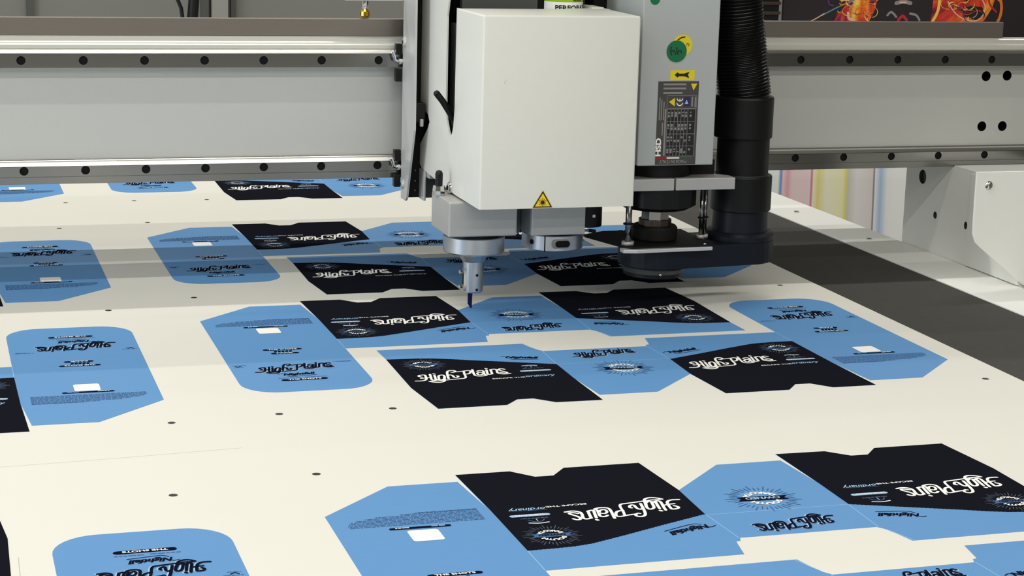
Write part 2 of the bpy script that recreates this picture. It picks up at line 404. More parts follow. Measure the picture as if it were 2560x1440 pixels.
def emblem(mb, cx, cy, r, dark):
    ray, rib, ribt = ('greyray', 'midblue', 'navy') if dark else ('midblue', 'ink', 'halo')
    n = 40
    for i in range(n):
        a = 2*PI*i/n + .04; r0 = r*(.60 if i % 2 else .66); r1 = r*(1.0 if i % 3 == 0 else .86)
        mb.ribbon([((cx+r0*math.cos(a))*U, (cy+r0*math.sin(a))*U), ((cx+(r0+r1)/2*math.cos(a))*U, (cy+(r0+r1)/2*math.sin(a))*U), ((cx+r1*math.cos(a))*U, (cy+r1*math.sin(a))*U)],
                  r*.035*U, ray if dark else 'midblue', Z2, smooth=False, taper=True)
    ra = r*.42
    put_text(mb, 'SOUTH', cx*U, (cy+ra)*U, r*.92*U, r*.17*U, 'white', Z3, bend=ra*U, bold=.05)
    put_text(mb, 'DAKOTA', cx*U, (cy-ra)*U, r*1.0*U, r*.17*U, 'white', Z3, bend=-ra*U, bold=.05)
    a = math.radians(-3)
    L = lambda x, y: ((cx+x*math.cos(a)-y*math.sin(a))*U, (cy+x*math.sin(a)+y*math.cos(a))*U)
    mb.poly([L(-r*.70, -r*.15), L(r*.66, -r*.15), L(r*.58, 0), L(r*.70, r*.15), L(-r*.66, r*.15), L(-r*.58, 0)], rib, Z3)
    TT(mb, 'OWNED', cx, cy, r*.92, r*.17, ribt, Z4, a, bold=.03)
def squiggle(mb, x0, x1, y, m, h=3, z=Z2, gap=1.6):
    x = x0
    while x < x1:
        l = random.uniform(4, 12); e = min(x+l, x1)
        mb.poly([(x*U, (y-h/2)*U), (e*U, (y-h/2)*U), (e*U, (y+h/2)*U), (x*U, (y+h/2)*U)], m, z); x = e+gap
def build_blank():
    """modelled in the upright-text frame (x right, y away), rotated copies lie the other way round"""
    inv = lambda P: [(-x*U, -y*U) for x, y in P]
    root = MB(); root.poly(inv(outline), 'blue', Z0)
    n = len(outline); pv = inv(outline)
    root.add([(x, y, Z0) for x, y in pv]+[(x, y, .00001) for x, y in pv], [(i, n+i, n+(i+1) % n, (i+1) % n) for i in range(n)], 'blue')
    r = root.build('carton_blank')
    mb = MB(); z = Z0+.00003
    for a, b in (((3, 0), (3, -86)), ((337, 99), (344, -16)), ((590, 96), (586, -16)), ((590, 98), (341, 98)), ((594, -34), (612, -86))):
        mb = MB(); mb.ribbon(inv([a, ((a[0]+b[0])/2, (a[1]+b[1])/2), b]), 1.6*U, 'crease', z, smooth=False)
        mb.build('crease', r)
    for nm, P, dx, dy, ex, ey in (('B', panelB, 0, 0, -61, -58), ('D', panelD, -594, 4, -868, -52)):
        mb = MB(); mb.poly(inv(P), 'navy', Z1)
        pan = mb.build('front_panel', r)
        mb = MB(); wordmark(mb, -323+dx, -183+dy); o = mb.build('wordmark', pan); o['label'] = 'white script lettering High Plains'
        mb = MB()
        TT(mb, 'ESCAPE THE', -129+dx, -193+dy+1, 70, 6.5, 'white', Z2, math.radians(1.5), bold=.02)
        TT(mb, 'ordinary', -60+dx, -189+dy+1, 64, 17, 'halo', Z2, math.radians(0), shear=.3, bold=.01)
        mb.ribbon([((-92+dx)*U, (-179+dy)*U), ((-60+dx)*U, (-180+dy)*U), ((-30+dx)*U, (-182+dy)*U)], 1.4*U, 'midblue', Z2)
        mb.build('tagline', pan)
        px, py = (-56, -157) if nm == 'B' else (-651, -141)
        mb = MB(); mb.pill(px*U, py*U, 68*U, 10*U, 'halo', Z2); TT(mb, 'THE SHOTS', px, py, 50, 6, 'white', Z3, bold=.03)
        mb.build('pill_badge', pan)
        mb = MB(); ix, iy = (-60, -132) if nm == 'B' else (-652, -112)
        squiggle(mb, ix-22, ix+24, iy-10, 'greyray', 3)
        mb.ribbon([((ix-14)*U, (iy-4)*U), ((ix-6)*U, (iy+6)*U), ((ix+6)*U, (iy+6)*U), ((ix+14)*U, (iy-4)*U)], 2*U, 'midblue', Z2)
        mb.ribbon([(ix*U, (iy-5)*U), (ix*U, (iy+5)*U)], 1.5*U, 'halo', Z3)
        mb.ribbon([((ix-16)*U, (iy+12)*U), (ix*U, (iy+15)*U), ((ix+16)*U, (iy+11)*U)], 3*U, 'white', Z2)
        mb.build('roundel', pan)
        mb = MB(); emblem(mb, ex, ey, 48, True); mb.build('sunburst_emblem', pan)
    mb = MB(); emblem(mb, -462, -156, 66, False); mb.build('sunburst_emblem', r)
    mb = MB(); wordmark(mb, -537, -51, .71, False, 'dark'); o = mb.build('wordmark', r); o['label'] = 'dark script lettering High Plains with pale edge'
    mb = MB(); wordmark(mb, 219, 257, .80, True, 'dark'); o = mb.build('wordmark', r); o['label'] = 'dark script lettering High Plains on the rounded flap'
    for a in ((-281, -38, 80, math.radians(17)), (-647, -32, 72, math.radians(-15)), (134, 281, 68, math.radians(182))):
        mb = MB(); nightfall(mb, *a); mb.build('nightfall_lettering', r)
    # rounded back flap: pills, plain white plate, block of small print (all upside down in this frame)
    mb = MB(); mb.pill(131*U, 323*U, 95*U, 14*U, 'ink', Z2, ang=math.radians(1)); TT(mb, 'THE SHOTS', 131, 323, 68, 7.5, 'white', Z3, PI+.02, bold=.03)
    squiggle(mb, 84, 128, 307, 'midblue', 3.2); squiggle(mb, 136, 182, 308, 'midblue', 3.2); mb.build('pill_badge', r)
    mb = MB(); mb.pill(131*U, 72*U, 84*U, 12*U, 'ink', Z2); TT(mb, 'THE SHOTS', 131, 72, 62, 7, 'white', Z3, PI, bold=.03)
    mb.pill(131*U, 105*U, 60*U, 12*U, 'ink', Z2); TT(mb, 'PACK', 131, 105, 36, 7, 'white', Z3, PI, bold=.03)
    for k in range(5): mb.poly([((112+k*8)*U, 82*U), ((118+k*8)*U, 82*U), ((121+k*8)*U, 95*U), ((115+k*8)*U, 95*U)], 'ink', Z2)
    mb.build('pill_badge', r)
    mb = MB(); mb.pill(130*U, -102*U, 50*U, 50*U, 'white', Z2, r=6*U); mb.build('white_plate', r)
    mb = MB(); mb.pill(130*U, -138*U, 100*U, 8*U, 'ink', Z3); squiggle(mb, 90, 112, -138, 'halo', 3, Z4); squiggle(mb, 148, 170, -138, 'white', 3, Z4); mb.build('pill_badge', r)
    mb = MB()
    rows = [(-150, 60, 232), (-156, 19, 238), (-162, 19, 240), (-168, 19, 238), (-174, 19, 236), (-180, 19, 232), (-186, 19, 222), (-192, 19, 206), (-198, 19, 188), (-204, 19, 146), (-208, 19, 120)]
    for y, a, b in rows[1:]:
        squiggle(mb, a, b, y, 'textblue', 3.1, gap=1.5)
    mb.build('small_print', r)
    mb = MB(); squiggle(mb, 228, 258, 193, 'midblue', 3); squiggle(mb, 236, 256, 207, 'midblue', 2.5); mb.ribbon([(240*U, 198*U), (246*U, 203*U), (252*U, 198*U)], 3*U, 'ink', Z2); mb.build('side_notes', r)
    mb = MB(); squiggle(mb, 8, 46, 193, 'midblue', 3.2); squiggle(mb, 10, 34, 197, 'midblue', 2.2); mb.build('side_notes', r)
    return r
def copy_tree(o, parent=None):
    c = o.copy(); C.objects.link(c); c.parent = parent
    for ch in list(o.children): copy_tree(ch, c)
    return c
G = 'printed carton blanks lying on the sheet'
L_ = .7096
blanks = [
 ('u1', .3599, 1.1063, 'nearest carton blank with upside-down lettering, its two black panels at lower right'),
 ('u1', .3588, 1.6872, 'carton blank with upside-down lettering, the one the knife tip is touching'),
 ('u1', .3586, 2.1203, 'carton blank with upside-down lettering in the shade just beyond the knife holder'),
 ('u1', .3514, 2.7040, 'far carton blank showing only a small rounded blue flap just under the beam'),
 ('u2', .7789, 1.6011, 'carton blank with upright lettering right of centre, its blue flap beside the dark mat'),
 ('u2', .0693, 1.6026, 'carton blank at the left edge with its rounded blue flap in full light'),
 ('u2', .7776, 2.0367, 'shaded carton blank with upright lettering between the knife holder and the dust shoe'),
 ('u2', .0693, 2.0383, 'carton blank at the left edge crossed by the dark shadow bands of the beam'),
 ('u2', .7774, 2.6153, 'far carton blank with a black panel of upright lettering directly under the beam'),
 ('u2', .0657, 2.6278, 'far carton blank with a pointed blue flap under the beam at the left edge'),
 ('u2', .7795, 1.0165, 'carton blank cut off by the bottom right edge, mostly a strip of blue'),
 ('u2', .0708, 1.0231, 'carton blank cut off by the bottom left edge, only its rounded blue end showing'),
 ('u1', .3599-L_, 1.1063, 'carton blank of which only a sliver of black panel shows at the lower left edge'),
]
proto = build_blank()
for i, (k, x, y, lab) in enumerate(blanks):
    o = proto if i == 0 else copy_tree(proto)
    o.location = (x, y, 0); o.rotation_euler = (0, 0, PI if k == 'u1' else 0)
    tag(o, lab, 'carton blank', G)

# ================================================================= GANTRY BEAM
def TX(x=0):      # local (x, y, z) -> world (x, -, y): plate facing -y
    return Matrix(((1, 0, 0, 0), (0, 0, -1, x), (0, 1, 0, 0), (0, 0, 0, 1)))
def TS(x):        # local (u, v): u = y (towards viewer reversed), plate facing -x at x;  local x = -y
    return Matrix(((0, 0, -1, x), (-1, 0, 0, 0), (0, 1, 0, 0), (0, 0, 0, 1)))
def side(P): return [(-y, z) for y, z in P]
XL, XR = -.75, 1.34
g = thing('gantry_beam', 'wide grey aluminium gantry beam with two drilled steel rails crossing above the sheet', 'gantry', (.3, 2.0, .107))
holes = [(x, z, .0058) for x, z in ((1.181, .2096), (1.2085, .2102), (1.1805, .1514), (1.2075, .1514))]
mb = MB(); mb.plate([(XL, .107), (XR, .107), (XR, .2360), (XL, .2360)], holes, .215, 'beam', TX(1.965), 'hole', .02); mb.box((XL, 1.965, .2361), (XR, 1.976, .2535), 'beam'); mb.build('beam_body', g)
# rounded lip above the upper rail (profile in y,z extruded along x)
def extr(mb, prof, x0, x1, m):
    n = len(prof)
    mb.add([(x0, y, z) for y, z in prof]+[(x1, y, z) for y, z in prof], [(i, (i+1) % n, n+(i+1) % n, n+i) for i in range(n)][::1]+[tuple(range(n))[::-1], tuple(range(n, 2*n))], m)
mb = MB(); extr(mb, [(1.9649, .2405), (1.9565, .2405), (1.9552, .2418), (1.9552, .2452), (1.9562, .2466), (1.9585, .2474), (1.9595, .2488), (1.9595, .2520), (1.961, .2530), (1.9649, .2530)], XL, XR, 'lip'); mb.build('upper_lip', g)
mb = MB(); extr(mb, [(1.9649, .1295), (1.9625, .1295), (1.962, .1278), (1.9649, .1278)], XL, XR, 'darkgrey'); mb.build('lower_seam', g)
mb = MB(); extr(mb, [(1.9649, .2225), (1.9632, .2225), (1.9632, .2185), (1.9649, .2180)], XL, XR, 'beam'); mb.build('rail_step', g)
mb = MB(); mb.box((XL, 1.9650, .2537), (1.1985, 1.975, .2715), 'strip'); mb.build('top_strip', g, bevel=.0004)
mb = MB(); extr(mb, [(1.9649, .1075), (1.9560, .1075), (1.9560, .1105), (1.9649, .1120)], XL, XR, 'alub'); mb.build('bottom_lip', g)
def rail(zc, x0, up, dn):
    hs = [(x0+.06*k, zc, .0044) for k in range(-13, 21) if XL+.01 < x0+.06*k < XR-.01]
    mb = MB(); mb.plate([(XL, zc-dn), (XR, zc-dn), (XR, zc+up), (XL, zc+up)], hs, .0018, 'steel', TX(1.9500), 'hole', .0017, 20)
    t0 = zc+up
    prof = [(1.9519, zc-dn), (1.9519, t0), (1.9502, t0+.0003), (1.9514, t0+.0016), (1.9531, t0+.0038), (1.9545, t0+.0042), (1.9585, t0+.0043), (1.9600, t0+.0034), (1.9612, t0+.0034), (1.9622, t0+.0046), (1.9649, t0+.0046), (1.9649, zc-dn)]
    prof[1:1] = []
    n = len(prof)
    mb.add([(XL, y, z) for y, z in prof]+[(XR, y, z) for y, z in prof], [(i, (i+1) % n, n+(i+1) % n, n+i) for i in range(n)], 'railtop', None, True)
    return mb.build('linear_rail', g)
rail(.2302, .0976, .0066, .0072); rail(.1203, .0978, .0042, .0060)
mb = MB(); mb.box((XL, 1.9508, .1068), (XR, 1.9648, .1141), 'steel'); mb.build('rail_seat', g, bevel=.0003)

# ================================================================= TOOL CARRIAGE
c = thing('tool_carriage', 'tool carriage with white sheet-metal cover clamped to the front of the gantry beam', 'carriage', (.57, 1.85, .08))
cx0, cx1, cy = .497, .651, 1.70
# cover: front, left cheek with slot, right cheek, top, one sheet-metal part
cheek = [(1.786, .1150), (1.786, .2955), (1.793, .2955), (1.7935, .200), (1.797, .180), (1.802, .172), (1.807, .170), (1.814, .174), (1.822, .184), (1.827, .197), (1.828, .285), (1.823, .30), (1.823, .54), (1.934, .54), (1.928, .187), (1.912, .1835), (1.895, .1805), (1.888, .1735), (1.895, .166), (1.924, .146), (1.925, .1255), (1.917, .1215)]
mb = MB()
mb.box((cx0, cy, .1150), (cx1, 1.786, .2955), 'coat')
bm = bmesh.new(); me = bpy.data.meshes.new('c'); me.from_pydata(mb.v, [], mb.f); bm.from_mesh(me)
es = [e for e in bm.edges if not all(v.co.y > 1.78 for v in e.verts) and not all(v.co.z < .12 for v in e.verts) ]
bmesh.ops.bevel(bm, geom=es, offset=.0022, segments=4, profile=.5, affect='EDGES')
mb = MB(); mb.add([v.co.copy() for v in bm.verts], [[v.index for v in f.verts] for f in bm.faces], 'coat', None, True); bm.free(); bpy.data.meshes.remove(me)
mb.plate(side(cheek)[::-1], [], .0018, 'coat', TS(cx0))
mb.box((cx1-.0018, 1.7861, .1150), (cx1, 1.86, .2955), 'coat')
mb.box((cx0+.112, 1.7861, .2937), (cx1-.0019, 1.80, .2954), 'coat')
mb.box((cx1-.014, 1.8001, .2937), (cx1-.0019, 1.835, .2965), 'coat')
cover = mb.build('cover', c)
# warning triangle sticker
def TF(y): return TX(y)
mb = MB(); T = TF(cy-.0002)
tx, tz = .5590, .1205
tri = lambda s, oy=0: [(tx-.0103*s, tz-.0050*s+oy), (tx+.0103*s, tz-.0050*s+oy), (tx, tz+.0120*s+oy)]
mb.poly(tri(1), 'yellow', 0, T); 
mb.poly(tri(.93), 'labeldark', .0001, T); mb.poly(tri(.74), 'yellow', .0002, T)
mb.disc(tx, tz+.0002, .0017, 'labeldark', .0003, T)
for i in range(12):
    a = 2*PI*i/12; l = .0040 if i % 2 else .0032
    mb.ribbon([(tx+.0012*math.cos(a), tz+.0002+.0012*math.sin(a)), (tx+l*math.cos(a), tz+.0002+l*math.sin(a))], .0005, 'labeldark', .0003, T, smooth=False)
mb.build('warning_sticker', cover)['label'] = 'yellow triangular warning sticker with black burst'
mb = MB(); mb.ribbon([(.5205, .2365), (.5185, .2345), (.5188, .2325)], .0003, 'score', .0002, TF(cy)); mb.build('scratch_mark', cover)
mb = MB(); mb.dome((cx0, 1.805, .1190), (-1, 0, 0), .0062, 'chrome', .45, base=.001); mb.cyl((cx0-.0026, 1.805, .1190), (cx0-.0031, 1.805, .1190), .0025, 'hole', seg=6); mb.build('cover_screw', c)
# inner plates behind the slot
mb = MB(); mb.plate([(-1.845, .118), (-1.785, .118), (-1.785, .2775), (-1.845, .2775)], [(-1.797, .262, .0055), (-1.797, .2015, .0055)], .006, 'darkgrey', TS(.506), 'hole', .004); mb.build('inner_plate', c, bevel=.0004)
mb = MB(); mb.box((.5125, 1.83, .12), (.590, 1.838, .40), 'darkgrey'); mb.box((.5125, 1.80, .120), (.640, 1.829, .2695), 'blackm'); mb.build('tool_slide', c)
mb = MB(); mb.tube([(.4805, 1.800, .2125), (.4870, 1.802, .2050), (.4935, 1.805, .1960), (.5010, 1.808, .1855), (.5030, 1.808, .176)], .0032, 'blackp'); mb.dome((.4805, 1.80, .2125), (-.6, 0, .6), .0032, 'blackp', 1); mb.build('clamp_lever', c)
# aluminium side plate and black backing plate
mb = MB(); P = [(1.9395, .087), (1.9395, .56), (1.893, .56), (1.8885, .165), (1.9155, .0905), (1.921, .087)]
mb.plate(side(P)[::-1] if False else [(-y, z) for y, z in reversed(P)][::-1], [], .0018, 'alu', TS(.481)); mb.build('side_plate', c, bevel=.0005)
mb = MB(); mb.box((.4852, 1.9255, .0895), (.654, 1.9400, .56), 'blackm')
for z in (.097, .107, .118): mb.disc(.4925, z, .0006, 'alub', .0003, TX(1.9255), seg=8)
mb.build('backing_plate', c)
mb = MB(); mb.box((.4995, 1.912, .091), (.66, 1.9250, .1130), 'darkgrey'); mb.box((.4965, 1.905, .089), (.4990, 1.9252, .1205), 'alu'); mb.box((.4995, 1.895, .1135), (.66, 1.9252, .1205), 'alu'); mb.build('bearing_block', c, bevel=.0006)
mb = MB(); mb.box((.4835, 1.895, .172), (.4945, 1.918, .192), 'blackp'); mb.cyl((.4900, 1.893, .168), (.4900, 1.893, .176), .002, 'alub'); mb.build('cam_latch', c, bevel=.001)
for zc, z in ((.2308, 1), (.1203, -1)):
    mb = MB(); mb.box((.4740, 1.9415, zc-.022), (.4808, 1.9495, zc-.009), 'blackp'); mb.box((.4740, 1.9415, zc+.006), (.4808, 1.9495, zc+.017), 'blackp'); mb.build('rail_wiper', c, bevel=.0005)
    mb = MB(); mb.cyl((.4808, 1.9425, zc-.001), (.4765, 1.9415, zc-.001), .0032, 'chrome', seg=6); mb.tube([(.4765, 1.9415, zc-.001), (.4728, 1.9410, zc+.0005), (.4718, 1.9405, zc+.0045), (.4700, 1.940, zc+.0085)], .0019, 'chrome'); mb.dome((.4700, 1.94, zc+.0085), (-.3, 0, 1), .0028, 'chrome', .8); mb.build('grease_nipple', c)
for z in (.2505, .103):
    mb = MB(); mb.dome((.481, 1.932, z), (-1, 0, 0), .0055, 'alub', .5, base=.001); mb.cyl((.4785, 1.932, z), (.4780, 1.932, z), .002, 'hole', seg=6); mb.build('plate_screw', c)
# tool blocks
def blk(P, z0, z1, m, nm, bev=.0008):
    mb = MB(); T = Matrix.Translation((0, 0, z1)); mb.plate(P, [], z1-z0, m, T); return mb.build(nm, c, bevel=bev)
blk([(.483, 1.755), (.552, 1.755), (.552, 1.845), (.500, 1.845), (.490, 1.838), (.483, 1.820)], .0786, .1130, 'alub', 'knife_block', .0015)
blk([(.5668, 1.755), (.622, 1.755), (.622, 1.838), (.5668, 1.838)], .0780, .1130, 'alub', 'crease_block')
mb = MB(); mb.box((.5525, 1.79, .075), (.5662, 1.838, .1125), 'darkgrey'); mb.build('spacer', c)
mb = MB(); mb.lathe([(.0062, .1132), (.0064, .1145), (.0064, .1175), (.0058, .1222), (.004, .1225)], 'chrome', Matrix.Translation((.4815+.003, 1.800, 0)), 8, False)
mb.lathe([(.0036, .1226), (.0038, .134), (.0028, .1365), (.0008, .1375)], 'blackp', Matrix.Translation((.4845, 1.800, 0)), 20); mb.build('vent_cap', c)
mb = MB(); mb.box((.60, 1.86, .25), (.650, 1.925, .56), 'darkgrey'); mb.box((.545, 1.87, .285), (.553, 1.90, .40), 'blackp'); mb.box((.557, 1.87, .285), (.572, 1.90, .40), 'steel'); mb.box((.515, 1.87, .285), (.528, 1.90, .40), 'blackp'); mb.cyl((.640, 1.85, .31), (.640, 1.86, .31), .009, 'blackp'); mb.build('drive_unit', c)
mb = MB(); mb.box((.42, 1.9405, .292), (.4805, 1.9455, .31), 'alub'); mb.build('cable_bracket', c)

# ================================================================= KNIFE TOOL
kx, ky = .5185, 1.790
k = thing('knife_tool', 'oscillating knife holder with round steel flange, blade tip touching the sheet', 'knife', (kx, ky, 0))
K = Matrix.Translation((kx, ky, 0))
mb = MB(); mb.lathe([(.026, .0785), (.026, .0745)], 'blackp', K, 48); mb.lathe([(.0298, .0744), (.0304, .0738), (.0304, .0592), (.0296, .0580)], 'turned', K, 64); mb.build('flange', k)
mb = MB(); mb.lathe([(.0152, .0579), (.0152, .0548), (.0112, .0478)], 'turned', K, 10, False); mb.build('hex_collar', k)
mb = MB(); mb.lathe([(.0104, .0477), (.0104, .0185), (.0090, .0168)], 'turned', K, 48)
mb.box((kx-.0112, ky-.0062, .0188), (kx-.0080, ky-.0020, .0420), 'chrome'); mb.build('holder', k)
for z in (.0352, .0205):
    mb = MB(); mb.dome((kx+.0012, ky-.0102, z), (0, -1, 0), .0015, 'hole', .3); mb.cyl((kx-.0103, ky, z+.002), (kx-.0140, ky-.001, z+.002), .0019, 'chrome', seg=12); mb.build('set_screw', k)
mb = MB(); n4 = [(-.0048, .0167), (-.0048, .0048), (-.0014, -.0004), (-.0006, .0002), (-.0002, .0167)]
mb.plate(n4, [], .0012, 'blade', Matrix.Translation((kx, 0, 0)) @ TX(ky-.0006)); mb.build('blade', k)

# ================================================================= CREASING TOOL AND POINTER
rx, ry = .6000, 1.790
r = thing('creasing_tool_holder', 'empty split clamp ring of polished steel beside the knife holder', 'tool holder', (rx, ry, .06))
Rm = Matrix.Translation((rx, ry, 0))
mb = MB(); mb.lathe([(.024, .0778), (.024, .0758)], 'blackp', Rm, 48); mb.lathe([(.0300, .0757), (.0306, .0750), (.0306, .0612), (.0299, .0604)], 'turned', Rm, 64); mb.build('clamp_ring', r)
mb = MB(); a = math.radians(238); mb.cyl((rx+.0300*math.cos(a), ry+.0300*math.sin(a), .0603), (rx+.0300*math.cos(a), ry+.0300*math.sin(a), .0756), .0009, 'hole', seg=8); mb.build('split', r)
mb = MB(); a = math.radians(268)
T = Matrix.Translation((rx-.001, ry-.0310, .0682)) @ Matrix(((1, 0, 0, 0), (0, 0, -1, 0), (0, 1, 0, 0), (0, 0, 0, 1)))
mb.pill(0, 0, .0200, .0088, 'steel', .0003, T, r=.004); mb.pill(.0015, 0, .0150, .0066, 'hole', .0005, T, r=.0032); mb.build('screw_pocket', r)
mb = MB(); mb.dome((rx-.0265, ry-.0155, .0685), (-.86, -.5, 0), .0026, 'hole', .2); mb.build('side_screw', r)
p = thing('laser_pointer', 'short black cylinder pointer with a white dot under the cover', 'pointer', (.634, 1.79, .08))
mb = MB(); mb.lathe([(.0160, .0808), (.0163, .0822), (.0163, .1100), (.0155, .1145)], 'blackp', Matrix.Translation((.6345, 1.79, 0)), 40); mb.build('body', p)
mb = MB(); mb.dome((.6375, 1.7738, .0925), (0, -1, 0), .0017, 'white', .3); mb.build('dot', p)
mb = MB(); mb.dome((.6500, 1.790, .1015), (.6, -.4, 0), .0035, 'greenink', .6); mb.build('cable_gland', p)
mb = MB(); mb.tube([(.624, 1.80, .0735), (.632, 1.80, .0738), (.642, 1.80, .0730)], .0012, 'chrome'); mb.tube([(.642, 1.80, .073), (.649, 1.80, .0722)], .0018, 'blackp'); mb.build('probe', p)

# ================================================================= SPINDLE MOTOR
sx, sy = .709, 1.790
s_ = thing('spindle_motor', 'grey box-shaped milling spindle motor with stickers and rating plate, right of the cover', 'motor', (sx, sy, .08))
mb = MB(); mb.box((.668, 1.740, .1472), (.748, 1.845, .56), 'motor'); mb.box((.748, 1.755, .147), (.7535, 1.845, .56), 'darkgrey')
house = mb.build('housing', s_, bevel=.0012)
mb = MB(); mb.box((.655, 1.8462, .16), (.775, 1.9250, .56), 'blackm'); mb.build('mounting_bracket', s_)
T = TX(1.7398)
def sticker(nm): return mb.build(nm, house)
mb = MB(); mb.disc(.7098, .2650, .0104, 'yellow2', 0, T, 32); mb.ribbon([(.7050, .2700), (.7085, .2722), (.7120, .2728)], .0012, 'labeldark', .0001, T)
mb.ribbon([(.7155, .2640), (.7168, .2655), (.7150, .2668), (.7140, .2650)], .0006, 'labeldark', .0001, T); sticker('yellow_sticker')['label'] = 'round yellow sticker'
mb = MB(); mb.disc(.7040, .2590, .0105, 'green', .0003, T, 32)
for q in ([(.6985, .2630), (.6975, .2590), (.6990, .2555)], [(.6988, .2590), (.7015, .2595), (.7030, .2560)], [(.7040, .2625), (.7045, .2580), (.7060, .2560)], [(.7050, .2580), (.7075, .2600), (.7090, .2575)]):
    mb.ribbon(q, .0011, 'labeldark', .0004, T)
sticker('green_sticker')['label'] = 'round green sticker with dark handwriting'
mb = MB(); mb.disc(.6795, .3085, .0050, 'green', 0, T, 24); sticker('green_sticker')
mb = MB(); mb.poly([(.6985, .2310), (.7240, .2310), (.7240, .2408), (.6985, .2408)], 'yellow2', 0, T)
mb.poly([(.7030, .2362), (.7062, .2388), (.7075, .2374), (.7130, .2374), (.7185, .2392), (.7170, .2362), (.7185, .2330), (.7130, .2348), (.7075, .2348), (.7062, .2335)], 'labeldark', .0001, T); sticker('arrow_sticker')['label'] = 'yellow sticker with black arrow pointing left'
mb = MB(); lx0, lx1, lz0, lz1 = .6865, .7290, .1482, .2300
mb.poly([(lx0, lz0), (lx1, lz0), (lx1, lz1), (lx0, lz1)], 'label', 0, T)
def LP(x, y): return (lx0+(x-125)/(700-125)*(lx1-lx0), lz1-(y-175)/(1340-175)*(lz1-lz0))    # coordinates of the plate as photographed
def Q(x0, y0, x1, y1, m, z=.0001): a = LP(x0, y0); b = LP(x1, y1); mb.poly([(a[0], b[1]), (b[0], b[1]), (b[0], a[1]), (a[0], a[1])], m, z, T)
Q(265, 560, 670, 1225, 'labeldark')
for x in (270, 320, 370, 418, 465, 512, 560, 668): Q(x-3, 560, x+3, 1225, 'labelline', .0002)
for y in (562, 735, 910, 1080, 1222): Q(265, y-3, 670, y+3, 'labelline', .0002)
Q(255, 370, 680, 376, 'labelline', .0002); Q(255, 552, 680, 558, 'labelline', .0002); Q(255, 370, 261, 560, 'labelline', .0002); Q(674, 370, 680, 560, 'labelline', .0002)
for col, x in enumerate((292, 340, 392, 440, 488, 535, 600)):
    for y in (600, 640, 770, 820, 945, 990, 1115, 1150):
        if random.random() < .85: Q(x-13, y, x+13, y+random.randint(14, 40), 'labelline', .0002)
for y in (205, 262, 325): Q(200, y, 520 if y < 300 else 470, y+26, 'labelline', .0002)
for x in (150, 178, 210): Q(x, 400+(x-150), x+14, 715, 'labelline', .0002)
Q(200, 750, 215, 930, 'labelline', .0002); Q(232, 560, 255, 1215, 'labelline', .0002); Q(605, 390, 625, 530, 'labelline', .0002); Q(650, 390, 668, 540, 'labelline', .0002)
mb.poly([LP(285, 462), LP(368, 525), LP(368, 405)], 'yellow2', .0003, T); mb.poly([LP(585, 208), LP(625, 305), LP(675, 208)][::1], 'yellow2', .0003, T)
Q(500, 400, 580, 520, 'labelblue', .0002); mb.poly([LP(510, 490), LP(558, 490), LP(535, 430)], 'halo', .0003, T)
for cyy in (412, 475):
    pts = [LP(438+40*math.cos(a_), cyy+38*math.sin(a_)) for a_ in [math.radians(10+160*i/8) for i in range(9)]]
    mb.ribbon(pts, .0009, 'white', .0003, T)
pp = LP(438, 448); mb.ribbon([LP(438, 448), LP(438, 420)], .0008, 'white', .0003, T)
Q(100+25, 1228, 285, 1262, 'red', .0002); Q(288, 1236, 468, 1256, 'white', .0002); Q(470, 1232, 645, 1252, 'greenink', .0002)
a_ = LP(160, 1092); put_text(mb, 'HSD', a_[0], a_[1], .0178, .0058, 'white', .0003, T, PI/2, bold=.04)
a_ = LP(375, 1298); put_text(mb, 'MADE IN ITALY', a_[0], a_[1], .0285, .0033, 'labelline', .0003, T, PI, bold=.02)
sticker('rating_plate')['label'] = 'dark grey rating plate with white lettering'
S = Matrix.Translation((sx, sy, 0))
mb = MB(); mb.lathe([(.034, .1471), (.034, .1325)], 'blackp', S, 40); mb.box((.672, 1.775, .1325), (.765, 1.849, .1470), 'blackm'); mb.build('neck', s_)
mb = MB(); mb.plate([(.660, 1.750), (.7122, 1.750), (.7122, 1.800), (.7140, 1.800), (.7140, 1.750), (.7775, 1.750), (.7775, 1.766), (.768, 1.775), (.768, 1.849), (.660, 1.849)], [], .0118, 'alub', Matrix.Translation((0, 0, .1323))); mb.build('clamp_plate', s_, bevel=.0006)
mb = MB(); mb.lathe([(.0405, .1204), (.0405, .1015), (.033, .0975), (.0225, .0955)], 'blackp', S, 14, False); mb.build('spindle_nose', s_)
mb = MB(); mb.lathe([(.0147, .0954), (.0147, .0858)], 'steel', S, 8, False); mb.lathe([(.0168, .0857), (.0168, .0795)], 'brown', S, 12, False); mb.build('collet', s_)
mb = MB(); mb.lathe([(.0215, .0794), (.0232, .0770), (.0232, .0665), (.0222, .0650)], 'blackm', S, 20); mb.build('collet_nut', s_)

# ================================================================= DUST SHOE
hx, hy = .8065, 1.800
d = thing('dust_shoe', 'dark plastic dust extraction shoe joining the spindle to the black hose', 'dust shoe', (.75, 1.80, .03))
cap = [(sx+.0362*math.cos(math.radians(t_)), sy+.0362*math.sin(math.radians(t_))) for t_ in range(90, 271, 12)] + [(hx+.0362*math.cos(math.radians(t_)), hy+.0362*math.sin(math.radians(t_))) for t_ in range(-90, 91, 12)]
mb = MB(); mb.plate(cap, [], .0225, 'dnavy', Matrix.Translation((0, 0, .0620))); mb.build('arm', d, bevel=.002, bseg=3)
mb = MB(); mb.lathe([(.031, .0392), (.0325, .037), (.0315, .0330)], 'darkgrey', S, 48); mb.lathe([(.0300, .0329), (.0300, .0290), (.0270, .0272)], 'blackp', S, 48); mb.dome((sx-.004, sy-.0318, .0335), (0, -1, 0), .0015, 'chrome', .6); mb.build('nozzle_ring', d)
H = Matrix.Translation((hx, hy, 0))
